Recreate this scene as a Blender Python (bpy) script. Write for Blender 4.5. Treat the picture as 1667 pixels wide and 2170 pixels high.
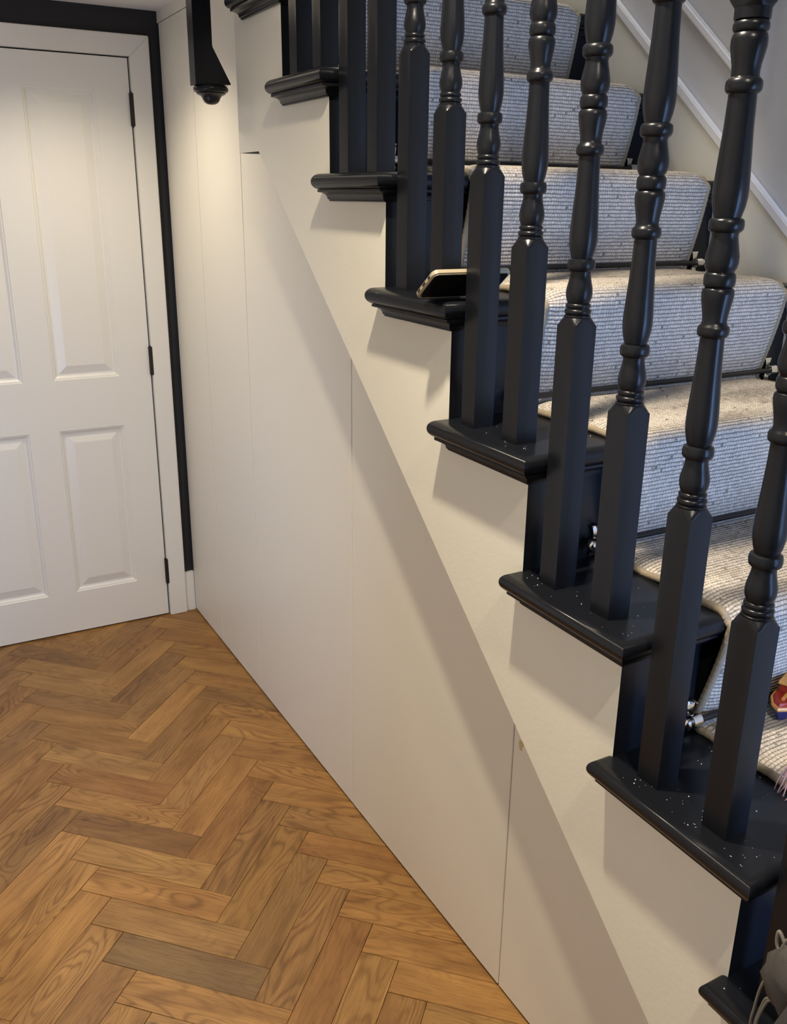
import bpy, bmesh, math, random
from mathutils import Vector, Matrix, Euler, noise
random.seed(7)
for o in list(bpy.data.objects): bpy.data.objects.remove(o, do_unlink=True)
S = bpy.context.scene
COL = S.collection

# ------------------------------------------------------------------ camera
# world: X along the flight (away from the viewer), Y out of the stairs into the hall, Z up; floor z = 0
CAM = Vector((-0.3541, 0.8327, 1.5567)); YAW, PITCH, ROLL, FPX = -0.5074, 0.3316, -0.0124, 1920.3
cam = bpy.data.cameras.new('camera'); co = bpy.data.objects.new('camera', cam); COL.objects.link(co)
Rm = Matrix.Rotation(YAW, 3, 'Z') @ Matrix.Rotation(PITCH, 3, 'Y') @ Matrix.Rotation(ROLL, 3, 'X')
fw, lf, up = Rm @ Vector((1, 0, 0)), Rm @ Vector((0, 1, 0)), Rm @ Vector((0, 0, 1))
M = Matrix((-lf, up, -fw)).transposed().to_4x4(); M.translation = CAM
co.matrix_world = M
cam.sensor_fit = 'VERTICAL'; cam.sensor_height = 24.0; cam.lens = FPX / 2170 * 24.0
cam.clip_start = 0.02
S.camera = co

# ------------------------------------------------------------------ light and exposure
S.view_settings.view_transform = 'Standard'; S.view_settings.look = 'None'
S.view_settings.gamma = 1.0; S.view_settings.use_curve_mapping = False
S.view_settings.exposure = 0.33
w = bpy.data.worlds.new('world'); S.world = w; w.use_nodes = True
w.node_tree.nodes['Background'].inputs[0].default_value = (0.55, 0.7, 1.0, 1)
w.node_tree.nodes['Background'].inputs[1].default_value = 0.4
WARM = (1.0, 0.86, 0.67)
def downlight(name, x, y, z, power, size=0.03, col=WARM, cone=150, blend=1.0):
    l = bpy.data.lights.new(name, 'SPOT'); l.shadow_soft_size = size; l.energy = power; l.color = col
    l.spot_size = math.radians(cone); l.spot_blend = blend
    o = bpy.data.objects.new(name, l); COL.objects.link(o); o.location = (x, y, z - 0.012); return o
def area(name, loc, rot, sx, sy, power, col):
    l = bpy.data.lights.new(name, 'AREA'); l.shape = 'RECTANGLE'; l.size = sx; l.size_y = sy; l.energy = power; l.color = col
    o = bpy.data.objects.new(name, l); COL.objects.link(o); o.location = loc; o.rotation_euler = rot; return o
CZ = 2.42          # hall ceiling
LAMPS = [(2.42, 0.33, 2.115, 24.0), (0.66, 0.36, CZ, 100.0), (-0.35, 0.36, CZ, 50.0)]
for i, (x, y, z, p_) in enumerate(LAMPS): downlight('downlight_beam', x, y, z, p_, cone=(136, 150, 150)[i], blend=1.0)
# daylight through the glazed front door at the near end of the hall
area('daylight', (-1.52, -0.40, 0.95), (0, math.radians(-90), 0), 1.2, 0.6, 38.0, (0.32, 0.53, 1.0))
# added cool fill by the left wall to tint the end door; no visible source
area('cool_door_fill', (1.55, 1.09, 0.75), (0, math.radians(-90), math.radians(-14)), 0.9, 0.35, 7.5, (0.45, 0.6, 1.0))
# landing lamp high in the stairwell
area('stairwell_lamp', (2.6, -0.45, 4.3), (0, math.radians(-12), 0), 0.35, 0.35, 46.0, (1.0, 0.9, 0.76))

# ------------------------------------------------------------------ materials
def mat(name, col, rough=0.5, metal=0.0, spec=0.5, bump=None, coat=0.0):
    m = bpy.data.materials.new(name); m.use_nodes = True; nt = m.node_tree
    b = nt.nodes['Principled BSDF']; b.inputs['Base Color'].default_value = (*col, 1)
    b.inputs['Roughness'].default_value = rough; b.inputs['Metallic'].default_value = metal
    b.inputs['Specular IOR Level'].default_value = spec; b.inputs['Coat Weight'].default_value = coat
    if bump:
        sc, st, dist = bump
        tc = nt.nodes.new('ShaderNodeTexCoord'); n = nt.nodes.new('ShaderNodeTexNoise'); n.inputs['Scale'].default_value = sc
        n.inputs['Detail'].default_value = 4
        bp = nt.nodes.new('ShaderNodeBump'); bp.inputs['Strength'].default_value = st; bp.inputs['Distance'].default_value = dist
        nt.links.new(tc.outputs['Object'], n.inputs['Vector']); nt.links.new(n.outputs['Fac'], bp.inputs['Height'])
        nt.links.new(bp.outputs['Normal'], b.inputs['Normal'])
    return m
cream_wall = mat('cream_wall_paint', (0.76, 0.735, 0.62), 0.24, bump=(110, 0.26, 0.0012))
cream_panel = mat('cream_panel_paint', (0.76, 0.73, 0.625), 0.42, bump=(260, 0.05, 0.0005))
white_gloss = mat('white_satin_paint', (0.74, 0.73, 0.67), 0.32, bump=(60, 0.03, 0.0006))
grey_wall = mat('pale_grey_wall_paint', (0.56, 0.56, 0.55), 0.7, bump=(120, 0.06, 0.0006))
trim_white = mat('white_moulding_paint', (0.80, 0.79, 0.77), 0.4)
ceil_m = mat('ceiling_paint', (0.78, 0.76, 0.72), 0.8)
hall_wall = mat('warm_cream_hall_paint', (0.62, 0.56, 0.46), 0.7)
black_paint = mat('off_black_satin_paint', (0.0062, 0.0072, 0.0098), 0.29, spec=0.29, bump=(90, 0.10, 0.0006))
black_wall = mat('off_black_wall_paint', (0.010, 0.011, 0.015), 0.6)
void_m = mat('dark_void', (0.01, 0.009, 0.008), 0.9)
rod_black = mat('black_metal_rod', (0.03, 0.03, 0.03), 0.35, metal=0.6)
chrome = mat('chrome', (0.75, 0.75, 0.74), 0.12, metal=1.0)
hinge_m = mat('dark_bronze_hinge', (0.03, 0.025, 0.022), 0.4, metal=0.5)
case_m = mat('tan_phone_case', (0.34, 0.29, 0.20), 0.4)
glass_black = mat('phone_black_glass', (0.008, 0.008, 0.008), 0.08)
port_m = mat('port_black', (0.006, 0.006, 0.006), 0.6)
bezel_m = mat('lamp_bezel', (0.8, 0.8, 0.8), 0.3)
toy_red = mat('toy_red', (0.35, 0.03, 0.015), 0.35); toy_yel = mat('toy_orange_yellow', (0.75, 0.36, 0.08), 0.35)
toy_blue = mat('toy_dark_blue', (0.02, 0.02, 0.12), 0.3)
pink_m = mat('pink_thread', (0.52, 0.33, 0.40), 0.7)
bag_m = mat('grey_bag_fabric', (0.055, 0.05, 0.045), 0.8, bump=(500, 0.5, 0.001))
bag_dark = mat('charcoal_bag_fabric', (0.03, 0.03, 0.03), 0.85, bump=(500, 0.5, 0.001))
cord_m = mat('grey_beige_cord', (0.17, 0.155, 0.125), 0.75, bump=(900, 0.4, 0.0006))
dust_m = mat('white_dust', (0.6, 0.6, 0.58), 0.8)
chip_m = mat('bare_chipped_patch', (0.55, 0.46, 0.23), 0.7)
lens_m = bpy.data.materials.new('lamp_lens'); lens_m.use_nodes = True
_b = lens_m.node_tree.nodes['Principled BSDF']; _b.inputs['Emission Color'].default_value = (1, .85, .62, 1); _b.inputs['Emission Strength'].default_value = 40.0

def oak_material():
    m = bpy.data.materials.new('oak_block'); m.use_nodes = True; nt = m.node_tree; N = nt.nodes; L = nt.links
    b = N['Principled BSDF']
    uv = N.new('ShaderNodeUVMap'); oi = N.new('ShaderNodeObjectInfo')
    # shift each block to its own piece of wood
    rnd = N.new('ShaderNodeVectorMath'); rnd.operation = 'SCALE'; rnd.inputs[0].default_value = (37.0, 91.0, 53.0)
    L.new(oi.outputs['Random'], rnd.inputs['Scale'])
    add = N.new('ShaderNodeVectorMath'); add.operation = 'ADD'; L.new(uv.outputs['UV'], add.inputs[0]); L.new(rnd.outputs[0], add.inputs[1])
    def mapped(sx, sy):
        mp = N.new('ShaderNodeVectorMath'); mp.operation = 'MULTIPLY'; mp.inputs[1].default_value = (sx, sy, 1); L.new(add.outputs[0], mp.inputs[0]); return mp.outputs[0]
    def noise_(vec, sc, det, rough=0.5, dist=0.0):
        n = N.new('ShaderNodeTexNoise'); n.inputs['Scale'].default_value = sc; n.inputs['Detail'].default_value = det
        n.inputs['Roughness'].default_value = rough; n.inputs['Distortion'].default_value = dist; L.new(vec, n.inputs['Vector']); return n.outputs['Fac']
    # cathedral figure: contour lines of a smooth stretched field
    fld = noise_(mapped(3.2, 13.0), 1.0, 1.5, 0.4, 0.35)
    mul = N.new('ShaderNodeMath'); mul.operation = 'MULTIPLY'; mul.inputs[1].default_value = 95.0; L.new(fld, mul.inputs[0])
    sn = N.new('ShaderNodeMath'); sn.operation = 'SINE'; L.new(mul.outputs[0], sn.inputs[0])
    r1 = N.new('ShaderNodeMapRange'); r1.inputs[1].default_value = -1; r1.inputs[2].default_value = 1; r1.inputs[3].default_value = 0; r1.inputs[4].default_value = 1
    L.new(sn.outputs[0], r1.inputs[0])
    pw = N.new('ShaderNodeMath'); pw.operation = 'POWER'; pw.inputs[1].default_value = 3.0; L.new(r1.outputs[0], pw.inputs[0])
    fine = noise_(mapped(9.0, 330.0), 1.0, 4, 0.6)
    pores = noise_(mapped(28.0, 620.0), 1.0, 2, 0.5)
    broad = noise_(mapped(5.0, 22.0), 1.0, 2, 0.5)
    figmask = noise_(mapped(2.0, 6.0), 1.0, 1, 0.5)
    base = N.new('ShaderNodeValToRGB'); e = base.color_ramp.elements
    e[0].position = 0.25; e[0].color = (0.225, 0.112, 0.036, 1); e[1].position = 0.8; e[1].color = (0.39, 0.215, 0.072, 1)
    L.new(broad, base.inputs[0])
    def mixc(a, bcol, fac, mode='MIX'):
        mx = N.new('ShaderNodeMix'); mx.data_type = 'RGBA'; mx.blend_type = mode
        L.new(fac, mx.inputs[0]) if not isinstance(fac, float) else setattr(mx.inputs[0], 'default_value', fac)
        L.new(a, mx.inputs[6])
        if isinstance(bcol, tuple): mx.inputs[7].default_value = (*bcol, 1)
        else: L.new(bcol, mx.inputs[7])
        return mx.outputs[2]
    c = mixc(base.outputs[0], oi.outputs['Color'], 1.0, 'MULTIPLY')
    fm = N.new('ShaderNodeMapRange'); fm.inputs[1].default_value = 0.40; fm.inputs[2].default_value = 0.62; fm.inputs[3].default_value = 0.12; fm.inputs[4].default_value = 0.62
    L.new(figmask, fm.inputs[0])
    ff = N.new('ShaderNodeMath'); ff.operation = 'MULTIPLY'; L.new(pw.outputs[0], ff.inputs[0]); L.new(fm.outputs[0], ff.inputs[1])
    dk = mixc(c, (0.42, 0.36, 0.30), 1.0, 'MULTIPLY')
    c = mixc(c, dk, ff.outputs[0])
    fr = N.new('ShaderNodeMapRange'); fr.inputs[1].default_value = 0.42; fr.inputs[2].default_value = 0.70; fr.inputs[3].default_value = 0.0; fr.inputs[4].default_value = 0.55
    L.new(fine, fr.inputs[0])
    dk2 = mixc(c, (0.50, 0.44, 0.38), 1.0, 'MULTIPLY'); c = mixc(c, dk2, fr.outputs[0])
    pr = N.new('ShaderNodeMapRange'); pr.inputs[1].default_value = 0.60; pr.inputs[2].default_value = 0.72; pr.inputs[3].default_value = 0.0; pr.inputs[4].default_value = 0.6
    L.new(pores, pr.inputs[0])
    dk3 = mixc(c, (0.4, 0.33, 0.28), 1.0, 'MULTIPLY'); c = mixc(c, dk3, pr.outputs[0])
    # small dark knots
    vo = N.new('ShaderNodeTexVoronoi'); vo.inputs['Scale'].default_value = 1.0; L.new(mapped(4.5, 9.0), vo.inputs['Vector'])
    kr = N.new('ShaderNodeMapRange'); kr.inputs[1].default_value = 0.02; kr.inputs[2].default_value = 0.085; kr.inputs[3].default_value = 0.85; kr.inputs[4].default_value = 0.0
    L.new(vo.outputs['Distance'], kr.inputs[0])
    kk = N.new('ShaderNodeMath'); kk.operation = 'GREATER_THAN'; kk.inputs[1].default_value = 0.62
    sep = N.new('ShaderNodeSeparateColor'); L.new(vo.outputs['Color'], sep.inputs[0]); L.new(sep.outputs[0], kk.inputs[0])
    km = N.new('ShaderNodeMath'); km.operation = 'MULTIPLY'; L.new(kr.outputs[0], km.inputs[0]); L.new(kk.outputs[0], km.inputs[1])
    c = mixc(c, (0.06, 0.035, 0.015), km.outputs[0])
    L.new(c, b.inputs['Base Color'])
    b.inputs['Roughness'].default_value = 0.42
    b.inputs['Specular IOR Level'].default_value = 0.35
    bp = N.new('ShaderNodeBump'); bp.inputs['Strength'].default_value = 0.25; bp.inputs['Distance'].default_value = 0.0006
    L.new(fine, bp.inputs['Height']); L.new(bp.outputs['Normal'], b.inputs['Normal'])
    return m
oak = oak_material()

def carpet_material():
    m = bpy.data.materials.new('wool_loop_carpet'); m.use_nodes = True; nt = m.node_tree; N = nt.nodes; L = nt.links
    b = N['Principled BSDF']; uv = N.new('ShaderNodeUVMap')
    def math_(op, a, b_=None, c=None):
        n = N.new('ShaderNodeMath'); n.operation = op
        for i, v in enumerate((a, b_, c)):
            if v is None: continue
            if isinstance(v, (int, float)): n.inputs[i].default_value = v
            else: L.new(v, n.inputs[i])
        return n.outputs[0]
    sx = N.new('ShaderNodeSeparateXYZ'); L.new(uv.outputs['UV'], sx.inputs[0]); u, v = sx.outputs[0], sx.outputs[1]
    n1 = N.new('ShaderNodeTexNoise'); n1.inputs['Scale'].default_value = 0.45; n1.inputs['Detail'].default_value = 2; L.new(uv.outputs['UV'], n1.inputs['Vector'])
    v2 = math_('ADD', v, math_('MULTIPLY', math_('SUBTRACT', n1.outputs['Fac'], 0.5), 0.5))
    row = math_('FLOOR', v2); fv = math_('SUBTRACT', v2, row)
    w1 = N.new('ShaderNodeTexWhiteNoise'); w1.noise_dimensions = '1D'; L.new(row, w1.inputs['W'])
    u2 = math_('ADD', math_('ADD', u, w1.outputs['Value']), math_('MULTIPLY', n1.outputs['Fac'], 1.5))
    cell = math_('FLOOR', u2); fu = math_('SUBTRACT', u2, cell)
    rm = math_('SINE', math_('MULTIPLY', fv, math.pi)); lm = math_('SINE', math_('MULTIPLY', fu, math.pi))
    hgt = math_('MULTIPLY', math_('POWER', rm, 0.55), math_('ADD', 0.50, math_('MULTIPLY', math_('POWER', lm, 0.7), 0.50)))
    cv = N.new('ShaderNodeCombineXYZ'); L.new(cell, cv.inputs[0]); L.new(row, cv.inputs[1])
    w2 = N.new('ShaderNodeTexWhiteNoise'); w2.noise_dimensions = '2D'; L.new(cv.outputs[0], w2.inputs['Vector'])
    hf = N.new('ShaderNodeTexNoise'); hf.inputs['Scale'].default_value = 3.5; hf.inputs['Detail'].default_value = 2; L.new(uv.outputs['UV'], hf.inputs['Vector'])
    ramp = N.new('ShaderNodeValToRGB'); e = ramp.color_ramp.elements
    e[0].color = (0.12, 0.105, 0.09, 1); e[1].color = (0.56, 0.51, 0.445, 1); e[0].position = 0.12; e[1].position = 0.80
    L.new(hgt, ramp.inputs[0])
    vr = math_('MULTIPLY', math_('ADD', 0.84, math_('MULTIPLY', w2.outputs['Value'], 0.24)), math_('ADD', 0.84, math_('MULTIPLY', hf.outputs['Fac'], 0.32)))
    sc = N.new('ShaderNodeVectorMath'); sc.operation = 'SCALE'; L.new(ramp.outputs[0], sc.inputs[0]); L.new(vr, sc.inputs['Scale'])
    w3 = N.new('ShaderNodeTexWhiteNoise'); w3.noise_dimensions = '3D'; L.new(cv.outputs[0], w3.inputs['Vector'])
    fl = math_('MULTIPLY', math_('MULTIPLY', math_('GREATER_THAN', w3.outputs['Value'], 0.986), math_('MULTIPLY', rm, lm)), 0.9)
    mx = N.new('ShaderNodeMix'); mx.data_type = 'RGBA'; L.new(fl, mx.inputs[0]); L.new(sc.outputs[0], mx.inputs[6]); mx.inputs[7].default_value = (0.06, 0.055, 0.05, 1)
    L.new(mx.outputs[2], b.inputs['Base Color']); b.inputs['Roughness'].default_value = 0.95; b.inputs['Specular IOR Level'].default_value = 0.1
    bp = N.new('ShaderNodeBump'); bp.inputs['Strength'].default_value = 0.8; bp.inputs['Distance'].default_value = 0.0018
    L.new(hgt, bp.inputs['Height']); L.new(bp.outputs['Normal'], b.inputs['Normal'])
    return m
carpet_m = carpet_material()
binding_m = mat('whipped_binding', (0.27, 0.225, 0.155), 0.9, bump=(420, 0.8, 0.001))

# ------------------------------------------------------------------ helpers
def link(name, me, m=None, parent=None, smooth=False):
    o = bpy.data.objects.new(name, me); COL.objects.link(o)
    if m is not None and not me.materials: me.materials.append(m)
    if parent: o.parent = parent
    if smooth:
        for p in me.polygons: p.use_smooth = True
    return o
def frombm(name, bm, m=None, parent=None, smooth=False, autosmooth=None):
    bmesh.ops.recalc_face_normals(bm, faces=bm.faces)
    me = bpy.data.meshes.new(name); bm.to_mesh(me); bm.free()
    o = link(name, me, m, parent, smooth)
    if autosmooth is not None:
        for p in me.polygons: p.use_smooth = True
        me.set_sharp_from_angle(angle=math.radians(autosmooth))
    return o
def bbox(bm, x0, x1, y0, y1, z0, z1):
    vs = [bm.verts.new((x, y, z)) for x in (x0, x1) for y in (y0, y1) for z in (z0, z1)]
    q = lambda a, b, c, d: bm.faces.new((vs[a], vs[b], vs[c], vs[d]))
    return [q(0, 1, 3, 2), q(4, 6, 7, 5), q(0, 4, 5, 1), q(2, 3, 7, 6), q(0, 2, 6, 4), q(1, 5, 7, 3)]
def box(name, x0, x1, y0, y1, z0, z1, m, parent=None, bev=0.0, seg=2):
    bm = bmesh.new(); bbox(bm, x0, x1, y0, y1, z0, z1)
    bmesh.ops.recalc_face_normals(bm, faces=bm.faces)
    if bev: bmesh.ops.bevel(bm, geom=list(bm.edges), offset=bev, segments=seg, affect='EDGES', profile=0.5)
    return frombm(name, bm, m, parent, autosmooth=35 if bev else None)
def prism_bm(bm, pts, axis, a, b):
    """extrude 2D polygon pts along axis from a to b. axis 'y': pts=(x,z); axis 'x': pts=(y,z); axis 'z': pts=(x,y)"""
    def P(p, t):
        return (p[0], t, p[1]) if axis == 'y' else (t, p[0], p[1]) if axis == 'x' else (p[0], p[1], t)
    A = [bm.verts.new(P(p, a)) for p in pts]; B = [bm.verts.new(P(p, b)) for p in pts]
    f = [bm.faces.new(A), bm.faces.new(B[::-1])]
    for i in range(len(pts)):
        j = (i + 1) % len(pts); f.append(bm.faces.new((A[i], B[i], B[j], A[j])))
    return f
def prism(name, pts, axis, a, b, m, parent=None, bev=0.0, seg=2):
    bm = bmesh.new(); prism_bm(bm, pts, axis, a, b); bmesh.ops.recalc_face_normals(bm, faces=bm.faces)
    if bev: bmesh.ops.bevel(bm, geom=list(bm.edges), offset=bev, segments=seg, affect='EDGES')
    return frombm(name, bm, m, parent, autosmooth=35 if bev else None)
def tube_bm(bm, pts, r, n=8, caps=True):
    pts = [Vector(p) for p in pts]; rings = []
    prev = None
    for i, p in enumerate(pts):
        t = (pts[min(i + 1, len(pts) - 1)] - pts[max(i - 1, 0)]).normalized()
        if prev is None: a = t.orthogonal().normalized()
        else: a = (prev - t * prev.dot(t)).normalized()
        prev = a; b = t.cross(a)
        rr = r[i] if isinstance(r, (list, tuple)) else r
        rings.append([bm.verts.new(p + (a * math.cos(2 * math.pi * k / n) + b * math.sin(2 * math.pi * k / n)) * rr) for k in range(n)])
    for i in range(len(rings) - 1):
        for k in range(n): bm.faces.new((rings[i][k], rings[i][(k + 1) % n], rings[i + 1][(k + 1) % n], rings[i + 1][k]))
    if caps: bm.faces.new(rings[0][::-1]); bm.faces.new(rings[-1])
def lathe_bm(bm, prof, cx, cy, n=20, cap=True):
    """prof = [(r,z)] bottom to top, about the vertical axis"""
    rings = [[bm.verts.new((cx + r * math.cos(2 * math.pi * k / n), cy + r * math.sin(2 * math.pi * k / n), z)) for k in range(n)] for r, z in prof]
    for i in range(len(rings) - 1):
        for k in range(n): bm.faces.new((rings[i][k], rings[i][(k + 1) % n], rings[i + 1][(k + 1) % n], rings[i + 1][k]))
    if cap: bm.faces.new(rings[0][::-1]); bm.faces.new(rings[-1])
def struct(o, label=None, cat=None):
    o['kind'] = 'structure'
    if label: o['label'] = label
    if cat: o['category'] = cat
    return o
def tag(o, label, cat, group=None):
    o['label'] = label; o['category'] = cat
    if group: o['group'] = group
    return o
def empty(name, loc=(0, 0, 0)):
    o = bpy.data.objects.new(name, None); COL.objects.link(o); o.location = loc; o.empty_display_size = 0.05
    return o
def adopt(root, *obs):
    for o in obs:
        o.parent = root; o.matrix_parent_inverse = Matrix.Translation(-Vector(root.location))

# ------------------------------------------------------------------ measured plan
XR = {-2: -0.480, -1: -0.242, 0: -0.004, 1: .2341, 2: .4787, 3: .7163, 4: .9500, 5: 1.1868, 6: 1.4268, 7: 1.6645, 8: 1.902}   # riser faces
ZT = {-3: 0.0, -2: .2022, -1: .4044, 0: .6065, 1: .7945, 2: .9974, 3: 1.1972, 4: 1.4015, 5: 1.6050, 6: 1.7999, 7: 2.0004, 8: 2.2000}   # tread tops
W = 0.85          # stair width
SR = 0.085        # cupboard doors sit this far behind the string face
DX = 2.914        # face of the door leaf
YL = 1.12         # left wall of the hall
XN = -1.6         # near end of the hall

# ------------------------------------------------------------------ structure
# floor: dark screed with oak blocks in herringbone
floor = struct(box('floor', XN, DX + .3, -W - .1, YL + .1, -0.06, -0.0155, void_m))
BW, BL = 0.0852, 0.3560
O0 = Vector((1.3413, 0.568)); U = Vector((-1, -1)) / math.sqrt(2); V = Vector((-1, 1)) / math.sqrt(2)
def clip(poly, axis, val, keep_less):
    out = []
    for i in range(len(poly)):
        a, b = poly[i], poly[(i + 1) % len(poly)]
        ia = (a[axis] <= val) == keep_less or a[axis] == val; ib = (b[axis] <= val) == keep_less or b[axis] == val
        if ia: out.append(a)
        if ia != ib:
            t = (val - a[axis]) / (b[axis] - a[axis]); out.append(a.lerp(b, t))
    return out
FX0, FX1, FY0, FY1 = -0.75, DX + .012, -0.104, YL
blocks = []
TONES = [(1, 1, 1), (1.08, 1.03, .95), (.90, .88, .86), (1.12, 1.10, 1.0), (.97, .93, .85), (.82, .80, .80), (1.05, 1.08, 1.05), (.92, .84, .78)]
SPECIAL = {('A', 0, 0): (.60, .66, .80), ('A', -1, 0): (.95, .98, 1.0), ('A', -4, 0): (.74, .70, .74), ('B', -1, 0): (.80, .82, .80), ('B', -2, 0): (.95, .95, .85)}
for n_ in range(-5, 6):
    for m_ in range(-40, 60):
        for ty in 'AB':
            u0 = m_ * BW + n_ * BL; v0 = m_ * BW - n_ * BL
            r = (u0, u0 + BL, v0, v0 + BW) if ty == 'A' else (u0 + BL, u0 + BL + BW, v0 + BW - BL, v0 + BW)
            cs = [(r[0], r[2]), (r[1], r[2]), (r[1], r[3]), (r[0], r[3])]
            g = 0.0005
            cc = ((r[0] + r[1]) / 2, (r[2] + r[3]) / 2)
            cs = [(a - g if a > cc[0] else a + g, b - g if b > cc[1] else b + g) for a, b in cs]
            poly = [O0 + U * a + V * b for a, b in cs]
            for ax, val, kl in ((0, FX1, True), (0, FX0, False), (1, FY1, True), (1, FY0, False)):
                if len(poly) >= 3: poly = clip(poly, ax, val, kl)
            if len(poly) < 3: continue
            area_ = abs(sum(poly[i].x * poly[(i + 1) % len(poly)].y - poly[(i + 1) % len(poly)].x * poly[i].y for i in range(len(poly)))) / 2
            if area_ < 2e-5: continue
            ctr = sum(poly, Vector((0, 0))) / len(poly)
            vis = ctr.x > 0.35
            blocks.append((ty, m_, n_, poly, ctr, cs))
for ty, m_, n_, poly, ctr, cs in blocks:
    bm = bmesh.new(); uvl = bm.loops.layers.uv.new('UVMap')
    dz = random.uniform(-0.00025, 0.00025)
    top = []; low = []; bot = []
    for i, p in enumerate(poly):
        d = (ctr - p); d = d.normalized() * min(0.0011, d.length * .3)
        q = p + d
        top.append(bm.verts.new((q.x, q.y, dz))); low.append(bm.verts.new((p.x, p.y, dz - 0.0008))); bot.append(bm.verts.new((p.x, p.y, -0.0155)))
    bm.faces.new(top)
    for i in range(len(poly)):
        j = (i + 1) % len(poly)
        bm.faces.new((low[i], low[j], top[j], top[i])); bm.faces.new((bot[i], bot[j], low[j], low[i]))
    for f in bm.faces:
        for l in f.loops:
            q = Vector((l.vert.co.x, l.vert.co.y)) - O0
            a, b = q.dot(U), q.dot(V)
            l[uvl].uv = (a, b) if ty == 'A' else (b, a)
    o = frombm('block', bm, oak, floor)
    t = SPECIAL.get((ty, m_, n_), random.choice(TONES)); j = random.uniform(.90, 1.06)
    o.color = (t[0] * j, t[1] * j, t[2] * j, 1)

# hall shell
wall_far = struct(box('wall_far', DX + .014, DX + .12, -W, YL + .1, -0.02, 4.6, black_wall))
wall_left = struct(box('wall_left', XN, DX + .12, YL, YL + .1, -0.02, 4.6, hall_wall))
wall_near = struct(box('wall_near', XN - .1, XN, -W - .1, YL + .1, -0.02, 4.6, hall_wall))
wall_right = struct(box('wall_right', XN, DX + 1.2, -W - .1, -W, -0.02, 4.6, grey_wall))
ceiling = struct(box('ceiling', XN, 2.12, 0.12, YL, CZ, CZ + .2, ceil_m))
ceil2 = struct(box('ceiling', 2.12, DX + .014, -SR, YL, 2.128, 2.195, ceil_m))
ceil3 = struct(box('ceiling', XN, DX + 1.2, -W, YL, 4.6, 4.7, ceil_m))
skirt = struct(box('baseboard_far', DX, DX + .014, -SR, -.0474, 0.0, .162, white_gloss))
trim_top = struct(box('trim_1', 2.06, DX + .012, -SR - .018, -SR, 2.093, 2.128, cream_panel))

# wall-side string of the flight (cream) with its white bead, and the dado panel moulding above
LN = lambda x: 0.6656 + 0.859 * x
ws = struct(prism('trim_2', [(-.9, -.2), (3.0, 1.5), (3.0, LN(3.0)), (-.9, LN(-.9))], 'y', -W, -W + .012, cream_wall))
def rake_strip(name, x0, x1, fz, w_, y0, y1, m, bev=.003, cutv=False):
    pts = [(x0, fz(x0) - w_ / 2), (x1, fz(x1) - w_ / 2), (x1, fz(x1) + w_ / 2), (x0, fz(x0) + w_ / 2)]
    return prism(name, pts, 'y', y0, y1, m, None, bev, 2)
struct(rake_strip('trim_3', -.9, 3.0, LN, .025, -W, -W + .018, trim_white, .0025))
L2 = lambda x: 1.852 + .865 * (x - 1.198)
struct(rake_strip('trim_4', 1.135, 2.9, L2, .026, -W, -W + .014, trim_white, .005))
struct(prism('trim_5', [(1.113, L2(1.113)), (1.137, L2(1.137) - .012), (1.137, 2.9), (1.113, 2.9)], 'y', -W, -W + .014, trim_white, None, .005))
struct(rake_strip('trim_6', -.6, .93, L2, .026, -W, -W + .014, trim_white, .005))
struct(prism('trim_7', [(.908, L2(.908)), (.932, L2(.932)), (.932, 2.72), (.908, 2.70)], 'y', -W, -W + .014, trim_white, None, .005))

# door in the end wall
door = struct(empty('door_1', (DX, .405, 0)), 'white four panel internal door on three dark hinges', 'door')
DY0, DY1, DZ0, DZ1 = .0240, .7860, .006, 1.981
LT = .036
PANS = [(.137, .3580, .9545, 1.8830), (.4590, .6720, .9545, 1.8830), (.1325, .3560, .1640, .7760), (.4570, .6720, .1640, .7760)]
PANS = [(.1345, .3575, .9545, 1.8830), (.4575, .6805, .9545, 1.8830), (.1345, .3575, .1640, .7760), (.4575, .6805, .1640, .7760)]
bm = bmesh.new()
def rect(bm, y0, y1, z0, z1, x=DX):
    bm.faces.new([bm.verts.new((x, a, b)) for a, b in ((y0, z0), (y1, z0), (y1, z1), (y0, z1))])
# stiles and rails as separate boards meeting flush
for (a, b, c, d) in ((DY0, .1345, DZ0, DZ1), (.6805, DY1, DZ0, DZ1), (.1345, .6805, DZ0, .164), (.1345, .6805, .776, .9545), (.1345, .6805, 1.883, DZ1), (.3575, .4575, .164, .776), (.3575, .4575, .9545, 1.883)):
    bbox(bm, DX, DX + LT, a, b, c, d)
bmesh.ops.remove_doubles(bm, verts=bm.verts, dist=1e-5)
leaf = frombm('leaf', bm, white_gloss)
adopt(door, leaf)
for (y0, y1, z0, z1) in PANS:
    bm = bmesh.new()
    prof = [(0, 0), (.0025, .0035), (.006, .0040), (.013, .0105), (.019, .0115), (.022, .0105), (.046, .0035), (.048, .0032)]
    rings = []
    for ins, dep in prof:
        rings.append([bm.verts.new((DX + dep, a, b)) for a, b in ((y0 + ins, z0 + ins), (y1 - ins, z0 + ins), (y1 - ins, z1 - ins), (y0 + ins, z1 - ins))])
    for i in range(len(rings) - 1):
        for k in range(4): bm.faces.new((rings[i][k], rings[i][(k + 1) % 4], rings[i + 1][(k + 1) % 4], rings[i + 1][k]))
    bm.faces.new(rings[-1])
    adopt(door, frombm('panel', bm, white_gloss))
def arch_profile_box(name, y0, y1, z0, z1):
    o = box(name, DX - .012, DX + .014, y0, y1, z0, z1, white_gloss, None, .0025, 2); adopt(door, o); return o
AP = .0175
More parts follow.
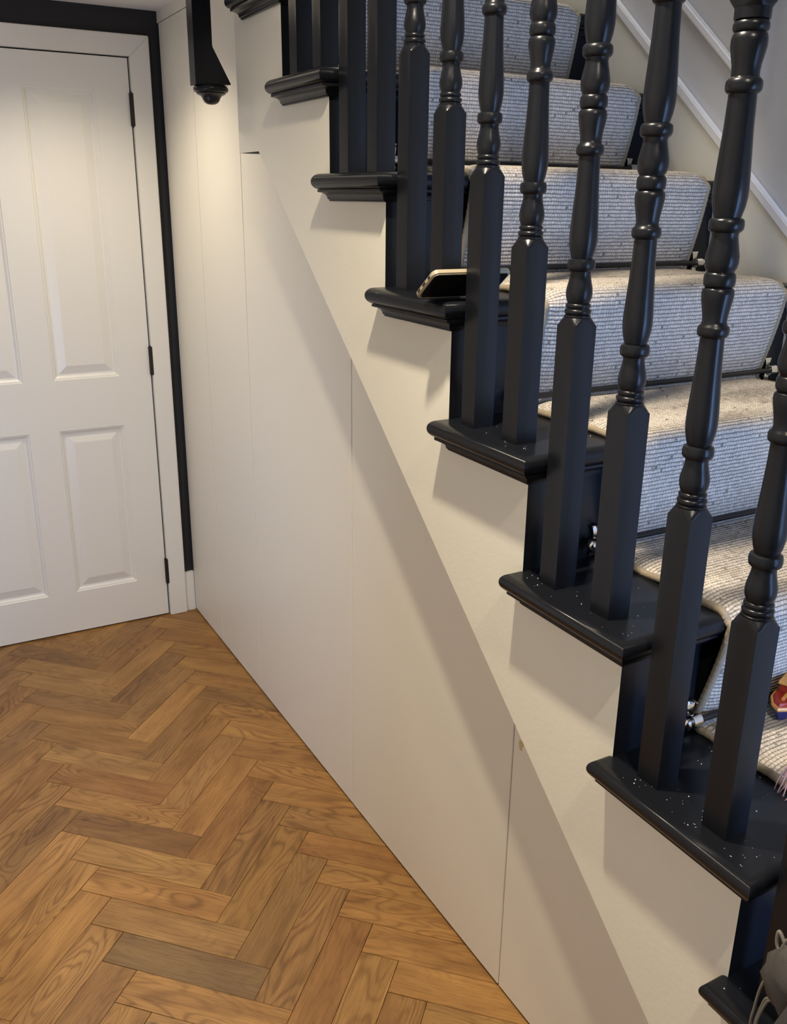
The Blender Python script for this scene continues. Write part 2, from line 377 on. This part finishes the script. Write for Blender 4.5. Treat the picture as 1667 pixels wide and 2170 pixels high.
# architrave legs and head, with a stepped inner bead
def arch(name, pts):
    o = prism(name, pts, 'x', DX - .012, DX + .014, white_gloss, None, .0022, 2); adopt(door, o)
arch('architrave', [(.0190, 0.0), (-.0474, 0.0), (-.0474, 2.050), (.0190, 1.9855)])
arch('architrave', [(.0190, 1.9855), (-.0474, 2.050), (.857, 2.050), (.790, 1.9855)])
arch('architrave', [(.790, 0.0), (.790, 1.9855), (.857, 2.050), (.857, 0.0)])
for (zc) in (1.827, 1.002, .187):
    bm = bmesh.new(); tube_bm(bm, [(DX - .007, .0205, zc - .050), (DX - .007, .0205, zc + .050)], .0075, 10)
    bbox(bm, DX - .004, DX + .004, .0150, .0270, zc - .050, zc + .050)
    for s in (-1, 1): lathe_bm(bm, [(.0035, zc + s * .0515 - .002), (.0035, zc + s * .0515 + .002)], DX - .007, .0205, 8)
    o = frombm('hinge', bm, hinge_m); adopt(door, o)

# ------------------------------------------------------------------ cupboard doors under the stairs
G = .0015
DIAG = lambda x: .1145 + .848 * x
carc = struct(prism('backing_under_stairs', [(-.05, -.012), (DX + .010, -.012), (DX + .010, 2.10), (2.12, 2.10), (2.12, DIAG(2.12) + .08), (-.05, DIAG(-.05) + .08)], 'y', -SR - .060, -SR - .022, void_m))  # dark backing added behind the doors so no light leaks through the gaps
def cup(x0, x1, ztop0, ztop1, label, z0=.006):
    bm = bmesh.new()
    prism_bm(bm, [(x0 + G, z0), (x1 - G, z0), (x1 - G, ztop1), (x0 + G, ztop0)], 'y', -SR - .018, -SR)
    bmesh.ops.recalc_face_normals(bm, faces=bm.faces); bmesh.ops.bevel(bm, geom=list(bm.edges), offset=.0009, segments=2, affect='EDGES')
    return tag(frombm('cupboard_door', bm, cream_panel, None, autosmooth=35), label, 'cupboard door', 'flush cream cupboard doors under the stairs')
hi = lambda x: min(DIAG(x) + .06, 2.05)
cup(2.5757, DX - .002, 2.0905, 2.0905, 'tall narrow cream flush cupboard door against the architrave in the far corner')
cup(2.1843, 2.5757, 2.0905, 2.0905, 'tall cream flush cupboard door below the hanging newel post, second from the far corner')
c3 = cup(1.5030, 2.1843, hi(1.503), hi(2.1843), 'widest tall cream cupboard door, its top corner below the short dark shadow gap')
cup(.8212, 1.5030, hi(.8212), hi(1.503), 'cream sloping-topped cupboard door, middle of the row under the stairs')
c5 = cup(.1400, .8212, hi(.14), hi(.8212), 'low cream sloping-topped cupboard door with a chipped patch at its top corner')
bm = bmesh.new()
cv = []
for k in range(12):
    a = 2 * math.pi * k / 12; rr = 1 + .22 * math.sin(3 * a + 1) + .12 * math.sin(5 * a)
    cv.append((.7962 + .0075 * rr * math.cos(a) - .004 * math.sin(a), .6035 + .0125 * rr * math.sin(a)))
prism_bm(bm, cv, 'y', -SR, -SR + .0004)
chip = frombm('chipped_patch', bm, chip_m, c5); chip['label'] = 'bare tan chipped patch'

# ------------------------------------------------------------------ staircase
stairs = empty('staircase', (.2, -.4, 0)); tag(stairs, 'black painted staircase with cream stepped string along the hall', 'staircase')
# cut string: stepped top edge, raked lower edge; its riser-side edges are painted black
XE = 1.955
pts = []
k0 = 0
pts.append((-.35, DIAG(-.35) + .02 if DIAG(-.35) > 0 else 0.0))
low = [(-.13, .004), (1.8226, 1.6620), (XE, 1.6620), (XE, 2.170)]
top = []
for k in range(8, -2, -1):
    xa = XR[k]; zt = ZT[k] - .030
    top.append((XE if k == 8 else XR[k + 1], zt)); top.append((xa, zt))
xa = XR[-2]
top += [(XR[-1], ZT[-2] - .030), (XR[-2], ZT[-2] - .03), (XR[-2], .004)]
poly = low[:-1] + top
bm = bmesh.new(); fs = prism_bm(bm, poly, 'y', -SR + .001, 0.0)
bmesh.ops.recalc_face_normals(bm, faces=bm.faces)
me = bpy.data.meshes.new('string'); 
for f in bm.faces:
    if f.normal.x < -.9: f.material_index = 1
    if f.normal.z < -.9 and abs(f.calc_center_median().z - 1.661) < .01: f.material_index = 2  # box underside coloured near-black to stand for the shadowed gap
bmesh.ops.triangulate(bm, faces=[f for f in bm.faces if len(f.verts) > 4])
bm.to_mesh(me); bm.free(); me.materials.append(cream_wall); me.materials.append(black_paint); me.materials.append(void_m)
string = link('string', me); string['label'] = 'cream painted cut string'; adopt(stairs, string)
fill = None

def scotia_pts(out0, z1):
    """half-round cove under the nosing; offsets from the face going outward"""
    zz = z1 - .030
    p = [(out0 - .010, zz), (out0 - .010, zz - .0045)]
    for i in range(6):
        a = math.pi / 2 * i / 5
        p.append((out0 - .0125 - .013 * math.sin(a), zz - .0055 - .0125 * (1 - math.cos(a))))
    p += [(.0065, zz - .0195), (.0065, zz - .022), (0.0, zz - .022), (0.0, zz)]
    return p
for k in range(-2, 9):
    x0, x1 = XR[k] - .036, (XR[k + 1] + .013 if k < 8 else DX + .010)
    yo = .037
    bm = bmesh.new()
    if k < 8: bbox(bm, x0, x1, -W + .012, yo, ZT[k] - .030, ZT[k])
    else: bbox(bm, x0, x1, -W + .012, 0.0, ZT[k] - .030, ZT[k])
    bmesh.ops.recalc_face_normals(bm, faces=bm.faces)
    ed = []
    for e in bm.edges:
        a, b = e.verts[0].co, e.verts[1].co
        mid = (a + b) / 2
        if abs(a.z - b.z) < 1e-6 and (abs(mid.x - x0) < 1e-5 or abs(mid.y - yo) < 1e-5 or (abs(mid.x - x1) < 1e-5 and k < 8)): ed.append(e)
    bmesh.ops.bevel(bm, geom=ed, offset=.0146, segments=6, affect='EDGES', profile=.5)
    tr = frombm('tread', bm, black_paint, autosmooth=60); adopt(stairs, tr)
    wn = tr.modifiers.new('wn', 'WEIGHTED_NORMAL'); wn.keep_sharp = True
    if k == 8: continue
    # cove moulding: along the front and returned along the side
    bm = bmesh.new()
    P = scotia_pts(.037, ZT[k])
    front, side, rear = [], [], []
    rows = []
    for o_, z_ in P:
        rows.append([bm.verts.new((XR[k] - o_, -W + .012, z_)), bm.verts.new((XR[k] - o_, o_, z_)), bm.verts.new((XR[k + 1] + .013 - .037 + o_ + (.0 if o_ > .01 else .008), o_, z_)), bm.verts.new((XR[k + 1] + .013 - .037 + o_ + (.0 if o_ > .01 else .008), -.001, z_))])
    for i in range(len(rows)):
        j = (i + 1) % len(rows)
        for s in range(3): bm.faces.new((rows[i][s], rows[i][s + 1], rows[j][s + 1], rows[j][s]))
    bm.faces.new([r[0] for r in rows]); bm.faces.new([r[3] for r in rows][::-1])
    sc_ = frombm('scotia', bm, black_paint, autosmooth=40); adopt(stairs, sc_)
    sc_.parent = tr; sc_.matrix_parent_inverse = Matrix.Identity(4)
    tr_off = Vector(stairs.location)
for k in range(-2, 9):
    r_ = box('riser', XR[k], XR[k] + .018, -W + .012, -SR, ZT[k - 1], ZT[k] - .030, black_paint); adopt(stairs, r_)
for o in bpy.data.objects:
    if o.name.startswith('scotia'): o.matrix_parent_inverse = Matrix.Identity(4)

# ------------------------------------------------------------------ balustrade
bal = empty('balustrade', (.41, -.0185, ZT[1])); tag(bal, 'black turned-baluster balustrade with handrail on the outer edge of the stairs', 'balustrade')
PROF = [(.0180, .0165), (.0188, .0176), (.0188, .0195), (.0175, .0202), (.0165, .0212), (.0180, .0225), (.0187, .0245), (.0187, .0262), (.0178, .0280), (.0158, .0288),
        (.0158, .0300), (.0170, .0308), (.0176, .0325), (.0172, .0348), (.0160, .0360), (.0150, .0366),
        (.0163, .0395), (.0178, .0440), (.0185, .0500), (.0180, .0560), (.0162, .0640), (.0146, .0710), (.0140, .0760), (.0146, .0795),
        (.0170, .0808), (.0188, .0828), (.0193, .0870), (.0192, .0915), (.0182, .0948), (.0160, .0960), (.0143, .0965),
        (.0152, .0995), (.0170, .1060), (.0186, .1150), (.0192, .1240), (.0188, .1370), (.0176, .1560), (.0160, .1800), (.0148, .2040), (.0141, .2270),
        (.0160, .2285), (.0178, .2300), (.0185, .2335), (.0184, .2375), (.0174, .2405), (.0150, .2425), (.0141, .2465),
        (.0147, .2530), (.0163, .2620), (.0180, .2710), (.0186, .2770), (.0180, .2820), (.0160, .2842), (.0152, .2850),
        (.0166, .2860), (.0178, .2880), (.0182, .2930), (.0178, .2985), (.0166, .3008), (.0152, .3020), (.0158, .3035),
        (.0178, .3070), (.0190, .3130), (.0188, .3200), (.0170, .3290), (.0153, .3370), (.0145, .3420), (.0152, .3455),
        (.0175, .3468), (.0192, .3490), (.0197, .3535), (.0192, .3585), (.0172, .3608), (.0148, .3616),
        (.0158, .3650), (.0180, .3730), (.0194, .3830), (.0196, .3920), (.0188, .4080), (.0175, .4300), (.0160, .4550), (.0150, .4890),
        (.0175, .4905), (.0192, .4930), (.0197, .4975), (.0192, .5020), (.0172, .5045), (.0150, .5060), (.0148, .5110),
        (.0155, .5180), (.0172, .5260), (.0190, .5350), (.0192, .5420), (.0180, .5475), (.0163, .5490),
        (.0180, .5505), (.0190, .5530), (.0190, .5565), (.0180, .5595), (.0168, .5605), (.0190, .5612), (.0192, .5720)]
HB = .0193
def sq_block(bm, cx, cy, z0, z1, cham_top, cham_bot):
    """square block; the lathe has rounded its shoulders into the scalloped corners"""
    ns = 8
    def ring(z, f):
        vs = []
        for s in range(4):
            for i in range(ns):
                t = -1 + 2 * i / ns
                p = {0: (t, -1), 1: (1, t), 2: (-t, 1), 3: (-1, -t)}[s]
                r = math.hypot(*p) * HB
                lim = HB * (1 + (math.sqrt(2) - 1) * (1 - f)) * (1 - .03 * f)
                sc_ = min(1.0, lim / r)
                vs.append(bm.verts.new((cx + p[0] * HB * sc_, cy + p[1] * HB * sc_, z)))
        return vs
    seq = []
    cr = [(i / 7, i / 7) for i in range(8)]
    if cham_bot: seq += [(z0 + .012 * (1 - t), f) for t, f in cr[::-1]]
    else: seq += [(z0, 0)]
    if cham_top: seq += [(z1 - .012 * (1 - t), f) for t, f in cr]
    else: seq += [(z1, 0)]
    R_ = [ring(z, f) for z, f in seq]
    n = 4 * ns
    for i in range(len(R_) - 1):
        for k in range(n): bm.faces.new((R_[i][k], R_[i][(k + 1) % n], R_[i + 1][(k + 1) % n], R_[i + 1][k]))
    bm.faces.new(R_[0][::-1]); bm.faces.new(R_[-1])
def shoulder(x): return ZT[1] + .386 + .845 * (x - .4081)
def baluster(x, zb):
    bm = bmesh.new(); y = -.0185; s = shoulder(x)
    sq_block(bm, x, y, zb, s + .0170, True, False)
    sq_block(bm, x, y, s + .5715, s + .760, False, True)
    nb = len(bm.faces)
    lathe_bm(bm, [(r, s + z) for r, z in PROF], x, y, 26)
    bmesh.ops.recalc_face_normals(bm, faces=bm.faces)
    bm.faces.ensure_lookup_table()
    for i, f in enumerate(bm.faces): f.smooth = i >= nb
    me = bpy.data.meshes.new('baluster'); bm.to_mesh(me); bm.free()
    me.set_sharp_from_angle(angle=math.radians(42))
    o = link('baluster', me, black_paint); adopt(bal, o); return o
for k in range(-2, 8):
    for d in (.055, .174):
        baluster(XR[k] + d, ZT[k])
# handrail above
RZ = lambda x: shoulder(x) + .76
hp = [(-.030, -.012), (-.026, -.026), (.026, -.026), (.030, -.012), (.032, .006), (.024, .024), (0, .030), (-.024, .024), (-.032, .006)]
bm = bmesh.new()
A = [bm.verts.new((-.47, -.0185 + a, RZ(-.47) + .026 + b)) for a, b in hp]; B = [bm.verts.new((1.93, -.0185 + a, RZ(1.93) + .026 + b)) for a, b in hp]
bm.faces.new(A); bm.faces.new(B[::-1])
for i in range(len(hp)):
    j = (i + 1) % len(hp); bm.faces.new((A[i], B[i], B[j], A[j]))
adopt(bal, frombm('handrail', bm, black_paint, autosmooth=60))

# hanging newel post at the head of the flight
nw = empty('newel_post', (2.02, .045, 1.82)); tag(nw, 'black square newel post end hanging above the cupboard doors with turned drop finial', 'newel post')
npts = [(0.0, 1.8205), (.090, 1.8165), (.090, 3.1), (.044, 3.1), (.044, 1.903)]
o = prism('post', npts, 'x', 1.9935, 2.040, black_paint, None, .0012, 2); adopt(nw, o)
bm = bmesh.new()
fz = 1.8185
fp = [(.0035, -.0560), (.010, -.0545), (.0165, -.0500), (.0205, -.0430), (.0225, -.0360), (.0260, -.0305), (.0320, -.0270), (.0355, -.0245), (.0345, -.0225), (.0370, -.0215), (.0415, -.0180), (.0430, -.0120), (.0415, -.0055), (.036, 0.0)]
lathe_bm(bm, [(r, fz + z * .78) for r, z in fp], 2.018, .045, 28)
adopt(nw, frombm('drop_finial', bm, black_paint, autosmooth=50))

# ------------------------------------------------------------------ stair runner
YA, YB = -.163, -.768
TH = .0165
ctrl = []
for k in range(8, -3, -1):
    xb = (XR[k + 1] if k < 8 else 2.6)
    xf = XR[k] - .036
    ctrl.append(((xb - .022, ZT[k] + TH)))
    n = 8
    for i in range(1, n): ctrl.append((xb - .022 + (xf + .014 - xb + .022) * i / n, ZT[k] + TH + .0015 * math.sin(3.1 * i + k)))
    R1 = .0125 + TH
    for i in range(0, 9):
        a = math.radians(90 + i * 14.5)
        ctrl.append((xf + .0135 + R1 * math.cos(a) - .0022 * min(i, 4) / 4, ZT[k] - .0145 + R1 * math.sin(a) + .0005))
    zb = ZT[k - 1] + .026
    xs = ctrl[-1][0]; zs = ctrl[-1][1]
    xe = XR[k] - .013
    for i in range(1, 9):
        t = i / 8
        ctrl.append((xs + (xe - xs) * (t ** 1.25) , zs + (zb - zs) * t))
    ctrl.append((XR[k] - .0145, ZT[k - 1] + .0200))
def resample(pts, step):
    out = [Vector(pts[0])]; acc = 0
    for a, b in zip(pts, pts[1:]):
        a, b = Vector(a), Vector(b); d = (b - a).length
        if d < 1e-7: continue
        t = step - acc
        while t <= d: out.append(a + (b - a) * (t / d)); t += step
        acc = (acc + d) % step if True else 0
        acc = d - (t - step)
    return out
PER = .0074; SUB = 5
path = resample(ctrl, PER / SUB)
for _ in range(6):
    path = [path[0]] + [(path[i - 1] + path[i] * 2 + path[i + 1]) / 4 for i in range(1, len(path) - 1)] + [path[-1]]
runner = empty('stair_runner', (.5, -.46, .8)); tag(runner, 'pale oatmeal woven loop runner carpet down the middle of the black stairs', 'carpet')
bm = bmesh.new(); uvl = bm.loops.layers.uv.new('UVMap')
NY = 36; grid = []
for i, p in enumerate(path):
    t = (path[min(i + 1, len(path) - 1)] - path[max(i - 1, 0)]).normalized(); nrm = Vector((t.y, -t.x)) if False else Vector((-t.y, t.x))
    if nrm.dot(Vector((-1, 1))) < 0: nrm = -nrm
    ph = i / SUB
    row = []
    for j in range(NY + 1):
        y = YA + (YB - YA) * j / NY
        wob = .0006 * noise.noise(Vector((p.x * 9, y * 9, p.y * 9)))
        amp = .0016 * abs(math.sin(math.pi * (ph + .25 * noise.noise(Vector((ph * .15, y * 6, 3))))))
        de = min(abs(y - YA), abs(y - YB)) / .042; de = 1 - min(1, de); drop = .0085 * de * de * (1 + .9 * min(1, max(0, -nrm.x * nrm.y * 2)))
        q = p + nrm * (amp - .0012 + wob - drop)
        row.append(bm.verts.new((q.x, y, q.y)))
    grid.append(row)
for i in range(len(grid) - 1):
    for j in range(NY):
        f = bm.faces.new((grid[i][j], grid[i][j + 1], grid[i + 1][j + 1], grid[i + 1][j])); f.smooth = True
        for l, (ii, jj) in zip(f.loops, ((i, j), (i, j + 1), (i + 1, j + 1), (i + 1, j))):
            l[uvl].uv = ((YB - YA) * jj / NY / .0062, ii / SUB)
pile = bpy.data.meshes.new('pile'); bm.to_mesh(pile); bm.free()
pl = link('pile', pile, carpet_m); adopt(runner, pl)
for yy in (YA + .001, YB - .001):
    bm = bmesh.new(); pp = []
    for i in range(0, len(path), 3):
        t = (path[min(i + 1, len(path) - 1)] - path[max(i - 1, 0)]).normalized(); nrm = Vector((-t.y, t.x))
        if nrm.dot(Vector((-1, 1))) < 0: nrm = -nrm
        q = path[i] - nrm * (.0105 + .0070 * min(1, max(0, -nrm.x * nrm.y * 2))); pp.append((q.x, yy + .0006 * math.sin(i * 1.3), q.y))
    tube_bm(bm, pp, .0062, 8)
    o = frombm('edge_binding', bm, binding_m, None, smooth=True); adopt(runner, o)

# ------------------------------------------------------------------ stair rods
ROD_LABEL = {1: 'black stair rod on the lowest riser of the flight, at the bottom right corner',
 2: 'black stair rod with chrome ball end just above the toy boat',
 3: 'black stair rod one step above the toy boat, chrome bracket between the balusters',
 4: 'black stair rod at the foot of the carpeted riser directly below the phone step',
 5: 'black stair rod level with the phone at the back of its step',
 6: 'black stair rod on the riser one above the phone step',
 7: 'black stair rod on the riser two above the phone step',
 8: 'black stair rod on the highest carpeted riser'}
rod_me = None
for k in range(1, 9):
    zr = ZT[k - 1] + .0290; xr = XR[k] - .0195
    root = empty('stair_rod', (xr, -.4655, zr)); tag(root, ROD_LABEL[k], 'stair rod', 'black stair rods holding the runner')
    if rod_me is None:
        bm = bmesh.new(); tube_bm(bm, [(0, .330, 0), (0, -.330, 0)], .0052, 10); rod = frombm('rod', bm, rod_black, root, smooth=False, autosmooth=40)
        bm = bmesh.new()
        # wall plate with flared tips top and bottom, socket and ball finial (built for the outer end)
        prism_bm(bm, [(-.0075, .020), (-.0035, .010), (-.0045, 0), (-.0035, -.010), (-.0075, -.0165), (.0075, -.0165), (.0035, -.010), (.0045, 0), (.0035, .010), (.0075, .020)], 'x', .0095, .013)
        bm.verts.ensure_lookup_table()
        bmesh.ops.bevel(bm, geom=list(bm.edges), offset=.0007, segments=1, affect='EDGES')
        tube_bm(bm, [(.013, 0, .017), (.004, 0, .0225), (-.001, 0, .0215)], [.0028, .002, .001], 6)
        tube_bm(bm, [(0, -.006, 0), (0, .006, 0)], .0078, 12)
        tube_bm(bm, [(0, .006, 0), (0, .008, 0), (0, .0095, 0), (0, .012, 0), (0, .015, 0), (0, .0172, 0), (0, .018, 0)], [.0045, .0045, .0065, .0082, .0075, .004, .001], 12)
        tube_bm(bm, [(.011, 0, 0), (0, 0, 0)], .004, 8)
        bmesh.ops.scale(bm, vec=(1.15, 1.4, 1.45), verts=bm.verts)
        br = frombm('bracket', bm, chrome, root, autosmooth=40); br.location = (0, .325, 0); br.scale = (1, 1, 1); br['label'] = 'chrome bracket with ball end'
        rod_me, br_me = rod.data, br.data
        br2 = br.copy(); COL.objects.link(br2); br2.parent = root; br2.location = (0, -.325, 0); br2.rotation_euler = (math.pi, 0, 0)
    else:
        link('rod', rod_me, None, root)
        a = link('bracket', br_me, None, root); a.location = (0, .325, 0); a['label'] = 'chrome bracket with ball end'
        b = link('bracket', br_me, None, root); b.location = (0, -.325, 0); b.rotation_euler = (math.pi, 0, 0); b['label'] = 'chrome bracket with ball end'

# ------------------------------------------------------------------ phone wedged against a baluster
ph = empty('mobile_phone', (.966, -.014, ZT[4])); tag(ph, 'mobile phone in a tan case propped on the step between balusters', 'phone')
def rrect(w_, h_, r, n=5):
    out = []
    for cx, cy, a0 in ((w_ / 2 - r, h_ / 2 - r, 0), (-w_ / 2 + r, h_ / 2 - r, 90), (-w_ / 2 + r, -h_ / 2 + r, 180), (w_ / 2 - r, -h_ / 2 + r, 270)):
        for i in range(n + 1):
            a = math.radians(a0 + 90 * i / n); out.append((cx + r * math.cos(a), cy + r * math.sin(a)))
    return out
PW, PL, PT = .073, .152, .0095     # local: x across, y along, z thickness
bm = bmesh.new(); prism_bm(bm, rrect(PW, PL, .011), 'z', 0, PT); bmesh.ops.recalc_face_normals(bm, faces=bm.faces)
bmesh.ops.bevel(bm, geom=[e for e in bm.edges if abs(e.verts[0].co.z - e.verts[1].co.z) < 1e-6], offset=.002, segments=3, affect='EDGES')
case = frombm('case', bm, case_m, ph, autosmooth=40); case['label'] = 'tan phone case'
bm = bmesh.new(); prism_bm(bm, rrect(PW - .008, PL - .008, .008), 'z', -.0003, .0006); scr = frombm('screen', bm, glass_black, ph)
bm = bmesh.new()
for cx, wx in ((-.019, .007), (0, .010), (.019, .008)): bbox(bm, cx - wx / 2, cx + wx / 2, PL / 2 - .0005, PL / 2 + .0004, .0030, .0068)
pt = frombm('port', bm, port_m, ph); pt['kind'] = 'stuff'
tilt = math.radians(37)
# local +x points down-slope away from the viewer; bottom edge rests on the tread
ph.rotation_euler = (math.radians(0), tilt, 0)
ph.location = (.969 - PW / 2 * math.cos(tilt), -.0155, ZT[4] + PW / 2 * math.sin(tilt) + .0008)

# ------------------------------------------------------------------ toy boat on the runner
tz = ZT[1] + TH + .0012
toy = empty('toy_boat', (.428, -.305, tz)); tag(toy, 'small red and yellow toy boat with dark blue hull on the carpet', 'toy')
def hull_ring(bm, z, l, w_, nose):
    pts = [(-l / 2, -w_ / 2), (l / 2 - nose, -w_ / 2), (l / 2 - nose * .35, -w_ * .30), (l / 2, 0), (l / 2 - nose * .35, w_ * .30), (l / 2 - nose, w_ / 2), (-l / 2, w_ / 2)]
    return [bm.verts.new((a, b, z)) for a, b in pts]
def loft(bm, rings):
    n = len(rings[0])
    for i in range(len(rings) - 1):
        for k in range(n): bm.faces.new((rings[i][k], rings[i][(k + 1) % n], rings[i + 1][(k + 1) % n], rings[i + 1][k]))
    bm.faces.new(rings[0][::-1]); bm.faces.new(rings[-1])
bm = bmesh.new(); loft(bm, [hull_ring(bm, 0, .070, .022, .022), hull_ring(bm, .012, .088, .034, .030), hull_ring(bm, .020, .096, .040, .034)]); frombm('hull', bm, toy_blue, toy)
bm = bmesh.new(); loft(bm, [hull_ring(bm, .020, .098, .042, .034), hull_ring(bm, .023, .101, .044, .035), hull_ring(bm, .026, .098, .042, .034)]); frombm('gunwale', bm, toy_yel, toy)
bm = bmesh.new(); loft(bm, [hull_ring(bm, .026, .092, .038, .032), hull_ring(bm, .031, .084, .032, .030)]); bbox(bm, -.028, .006, -.013, .013, .031, .046); frombm('deck', bm, toy_red, toy)
bm = bmesh.new(); bbox(bm, -.030, .009, -.015, .015, .046, .049); bbox(bm, .008, .030, -.002, .002, .031, .034); frombm('cabin_roof', bm, toy_yel, toy)
toy.rotation_euler = (0, 0, math.radians(112))

# pink fringe on the runner edge
tas = empty('pink_tassel', (.292, -.163, ZT[1])); tag(tas, 'pink thread tassel hanging over the runner edge beside the toy boat', 'tassel')
bm = bmesh.new()
for i in range(16):
    a = random.uniform(-.4, .9); x = .006 * (i - 8) / 2
    p0 = Vector((x * .6 + .010, -.028, .030)); p1 = Vector((x + .004, -.004, .026)); p2 = Vector((x + random.uniform(-.004, .004), .012, .012)); p3 = Vector((x - .004 + random.uniform(-.005, .005), .020 + random.uniform(0, .008), .0016))
    tube_bm(bm, [p0, p1, p2, p3], [.0012, .0012, .001, .0006], 5)
o = frombm('strands', bm, pink_m, tas, smooth=True); o['kind'] = 'stuff'
bm = bmesh.new(); tube_bm(bm, [(0.008, -.045, .018), (.008, -.038, .026), (.009, -.026, .030), (.009, -.018, .028)], [.006, .012, .012, .007], 10); frombm('knot', bm, pink_m, tas, smooth=True)

# ------------------------------------------------------------------ drawstring bag hanging by the bottom baluster
def bez(pts, n=8):
    out = []
    for i in range(len(pts) - 1):
        p0 = Vector(pts[max(i - 1, 0)]); p1 = Vector(pts[i]); p2 = Vector(pts[i + 1]); p3 = Vector(pts[min(i + 2, len(pts) - 1)])
        for k in range(n):
            t = k / n
            out.append(.5 * ((2 * p1) + (-p0 + p2) * t + (2 * p0 - 5 * p1 + 4 * p2 - p3) * t * t + (-p0 + 3 * p1 - 3 * p2 + p3) * t ** 3))
    out.append(Vector(pts[-1])); return out
bag = empty('drawstring_bag', (.135, .03, .70)); tag(bag, 'dark grey fabric drawstring bag hanging by the lowest baluster', 'bag')
def blob(bm, c, r, seed, n=20, m_=12, am=.18):
    rings = []
    for i in range(m_ + 1):
        th = math.pi * i / m_
        ring = []
        for k in range(n):
            a = 2 * math.pi * k / n
            d = Vector((math.sin(th) * math.cos(a), math.sin(th) * math.sin(a), math.cos(th)))
            f = 1 + am * noise.noise(d * 2.1 + Vector((seed, 0, 0))) + am * .5 * noise.noise(d * 5 + Vector((0, seed, 0)))
            ring.append(bm.verts.new(Vector(c) + Vector((d.x * r[0], d.y * r[1], d.z * r[2])) * f))
        rings.append(ring)
    for i in range(m_):
        for k in range(n): bm.faces.new((rings[i][k], rings[i][(k + 1) % n], rings[i + 1][(k + 1) % n], rings[i + 1][k]))
    bmesh.ops.remove_doubles(bm, verts=bm.verts, dist=1e-6)
bm = bmesh.new(); blob(bm, (.022, .100, .66), (.078, .050, .150), 3); o = frombm('body', bm, bag_dark, None, smooth=True); adopt(bag, o)
bm = bmesh.new(); blob(bm, (.108, .062, .742), (.038, .022, .044), 8, am=.25); o = frombm('pocket', bm, bag_m, None, smooth=True); adopt(bag, o)
bm = bmesh.new()
zt_ = RZ(.108) + .062
tube_bm(bm, bez([(.060, .095, .79), (.085, .075, .95), (.108, .050, 1.25), (.108, .026, zt_ - .05), (.108, -.0185, zt_), (.108, -.063, zt_ - .05), (.108, -.060, 1.30), (.108, -.052, .95), (.108, -.010, .86), (.085, .050, .82), (.045, .085, .79)], 4), .006, 8)
o = frombm('strap', bm, bag_dark, None, smooth=True); adopt(bag, o)
for pts_ in ([(.135, .050, .728), (.1475, .051, .712), (.1535, .052, .688), (.1565, .052, .655), (.158, .0515, .630), (.152, .051, .59)],
             [(.128, .052, .712), (.134, .053, .696), (.1405, .0525, .687), (.1450, .052, .680), (.1500, .0515, .655), (.1525, .051, .633), (.149, .051, .60)],
             [(.1240, .053, .712), (.1290, .054, .700), (.1330, .054, .690), (.1405, .053, .683), (.1480, .052, .655), (.1505, .0515, .632), (.146, .051, .60)]):
    bm = bmesh.new(); tube_bm(bm, bez(pts_), .0017, 7); o = frombm('drawstring', bm, cord_m, None, smooth=True); adopt(bag, o)
bm = bmesh.new(); tube_bm(bm, bez([(.128, .058, .775), (.139, .058, .788), (.140, .058, .772), (.134, .058, .765), (.129, .058, .783), (.124, .058, .79)]), .0022, 7); o = frombm('cord_knot', bm, cord_m, None, smooth=True); adopt(bag, o)

# specks of dust and crumbs on the black treads
bm = bmesh.new()
def crumb(x, y, z, r):
    v = [bm.verts.new((x + r * a, y + r * b, z + r * c)) for a, b, c in ((1, 0, 0), (-1, .2, 0), (0, 1, 0), (.1, -1, 0), (0, 0, .8))]
    for t in ((0, 2, 4), (2, 1, 4), (1, 3, 4), (3, 0, 4)): bm.faces.new([v[i] for i in t])
for k, n_ in ((0, 26), (1, 70), (2, 34), (3, 12)):
    for i in range(n_):
        x = random.uniform(XR[k] - .02, XR[k + 1] - .01); y = random.choice([random.uniform(-.03, .022), random.uniform(-.15, .02)])
        crumb(x, y, ZT[k] + .0003, random.choice([.0005, .0006, .0008, .0012]))
o = frombm('dust_specks', bm, dust_m); tag(o, 'tiny white dust specks scattered on the lower black treads', 'dust'); o['kind'] = 'stuff'

# ceiling downlights
for i, (x, y, z, p_) in enumerate(LAMPS):
    zc = 2.128 if i == 0 else CZ
    r_ = empty('ceiling_downlight', (x, y, zc)); tag(r_, ['recessed downlight in the low ceiling before the door', 'recessed downlight in the hall ceiling above the stairs', 'recessed downlight in the hall ceiling behind the viewer'][i], 'ceiling light')
    bm = bmesh.new(); lathe_bm(bm, [(.030, -.001), (.033, -.005), (.042, -.004), (.043, 0), (.030, 0)], 0, 0, 24, cap=False); frombm('bezel', bm, bezel_m, r_, smooth=True)
    bm = bmesh.new(); lathe_bm(bm, [(.029, -.0015), (.029, -.0005)], 0, 0, 24); frombm('lens', bm, lens_m, r_)
